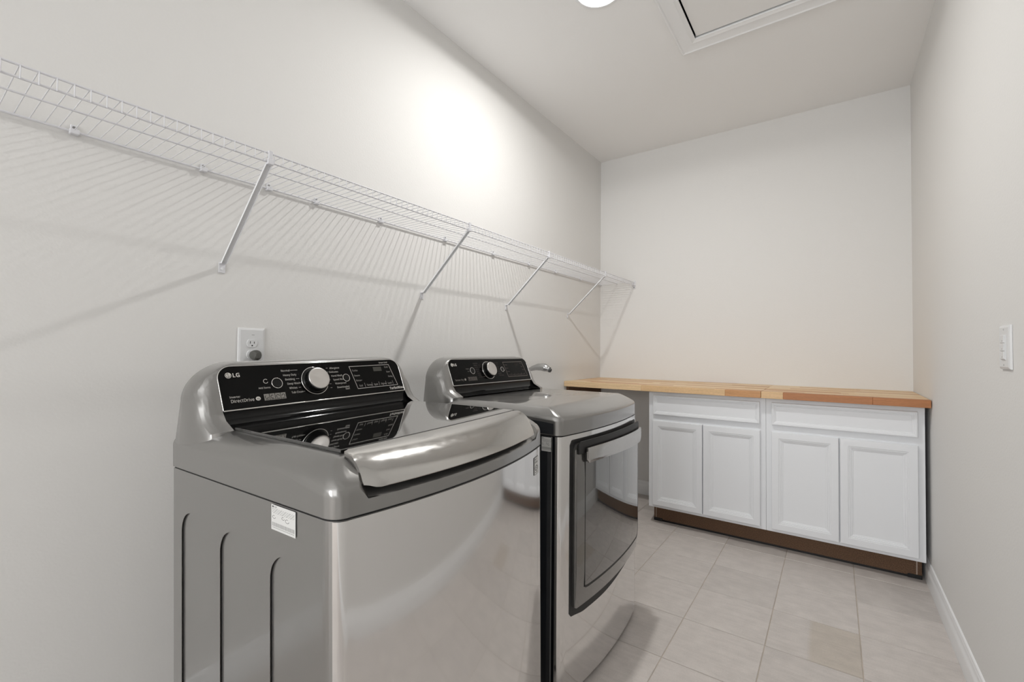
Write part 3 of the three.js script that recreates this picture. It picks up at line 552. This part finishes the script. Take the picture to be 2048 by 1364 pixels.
// ---- dryer
{
  const m = thing('dryer', 'silver front door dryer with charcoal sides, between washer and cabinets', 'dryer', [0.278, 0, 1.96]);
  const hw = 0.340, df = 0.627, b = 0.029;
  mesh('body', prism(plan(hw - 0.002, df - 0.03, 0.0, 0.02), [0.025, 0.8595]), charcoal, m);
  // silver front that wraps the front corners
  const fp = []; const pl = plan(hw - 0.0005, df, b, 0.018).filter(([d, l]) => d > df - 0.022);
  for (const y of [0.018, 0.020, 0.03, 0.44, 0.8590]) fp.push(pl.map(([d, l]) => V(d - (y < 0.019 ? 0.006 : 0), y, l)));
  mesh('front_panel', loft(fp, { crease: 0.5, flip: true }), frontSteel, m);
  mesh('skirt', prism(plan(hw - 0.012, df - 0.022, b, 0.02), [0.004, 0.022]), blackMatte, m);
  for (const sgn of [1, -1]) mesh('side_seam', box(df - 0.032, df - 0.029, 0.03, 0.858, sgn > 0 ? hw - 0.0022 : -hw + 0.0012, sgn > 0 ? hw - 0.0012 : -hw + 0.0022), std(lin(0.25, 0.25, 0.25), 0.4), m);
  mesh('seam', prism(plan(hw - 0.004, df - 0.003, b, 0.02), [0.8585, 0.8640]), blackMatte, m);
  const cover = topCover(hw, df, b, 0.8625, {
    innerL: 0.305, deck: 0.9500,
    innerD: (d, l) => lerp(0, 0.560, clamp(d / 0.60)),
    edge: (d, l) => lerp(0.918, 0.912, sst(0.5, 0.60, d)),
    top: () => 0,
    steps: [[0, -0.12], [0.003, 0.0], [0.02, 0.10], [0.06, 0.20], [0.16, 0.34], [0.35, 0.54], [0.6, 0.77], [0.82, 0.93], [1, 1], [1.06, 1]]
  });
  mesh('top_cover', cover, silver, m);
  for (const sgn of [1, -1]) {                                      // shade on the silver cover sides, put in as charcoal strips
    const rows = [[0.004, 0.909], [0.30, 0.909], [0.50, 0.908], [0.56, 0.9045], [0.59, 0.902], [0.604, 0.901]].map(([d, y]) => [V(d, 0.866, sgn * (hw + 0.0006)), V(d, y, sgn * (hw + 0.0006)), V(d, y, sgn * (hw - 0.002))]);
    mesh('flank_shade', loft(rows, { crease: 0.5 }), charcoal, m);
  }
  consoleOf(m, 'dryer');
  // door in a black rimmed opening on the bulged front
  const P = (l0, l1, lo, hi, off, th, n, mm, r) => frontPatch(df, b, hw, l0, l1, lo, hi, off, th, n, mm, r);
  const rc = (l, a, z, R) => { const e = Math.min(a - l, l - z); return e < R ? R - Math.sqrt(Math.max(0, R * R - (R - e) ** 2)) : 0; };   // rounded corner allowance
  mesh('door_opening', P(0.287, -0.318, l => 0.258 + 0.030 * sst(0.10, -0.30, l) + 0.010 * sst(0.2, 0.28, l) + rc(l, 0.287, -0.318, 0.012), l => 0.843 - rc(l, 0.287, -0.318, 0.016), 0.0012, 0.003, 60, 2), blackMatte, m);
  const door = mesh('door', P(0.270, -0.314, l => 0.2905 + 0.006 * sst(0.1, -0.314, l) + rc(l, 0.270, -0.314, 0.006), l => 0.829 - rc(l, 0.270, -0.314, 0.020), 0.016, 0.016, 60, 14, 0.006), doorGrey, m);
  door.userData.label = 'dark mirror finish dryer door';
  mesh('window_rim', P(0.222, -0.312, l => 0.343 + rc(l, 0.222, -0.312, 0.03) * (l < 0 ? 1 : 0.15), () => 0.80, 0.0168, 0.001, 60, 2), blackMatte, door);
  mesh('window', P(0.2215, -0.303, l => 0.352 + rc(l, 0.2215, -0.303, 0.03) * (l < 0 ? 1 : 0.1), () => 0.80, 0.0174, 0.001, 60, 2), doorGlass, door);
  mesh('handle_recess', P(0.262, -0.316, () => 0.795, l => 0.836 - rc(l, 0.262, -0.316, 0.012), 0.0182, 0.004, 60, 2), blackMatte, door);
  mesh('handle', P(0.226, -0.316, l => 0.762 - 0.012 * sst(0.2, -0.3, l) + rc(l, 0.226, -0.316, 0.010), l => 0.813 - 0.004 * sst(0.2, -0.3, l), 0.030, 0.006, 60, 8, 0.002), handleSteel, door).userData.label = 'curved brushed steel handle';
  for (const [d, l] of [[0.05, 0.29], [0.05, -0.29], [0.55, 0.29], [0.55, -0.29]]) mesh('foot', new THREE.CylinderGeometry(0.022, 0.026, 0.026, 20).translate(d, 0.013, l), blackMatte, m);
  mesh('rating_label', new THREE.PlaneGeometry(0.040, 0.046).translate(0.5785, 0.832, hw - 0.0012), ratingMat, m).userData.label = 'small white printed label';
}

renderer.render(scene, camera);
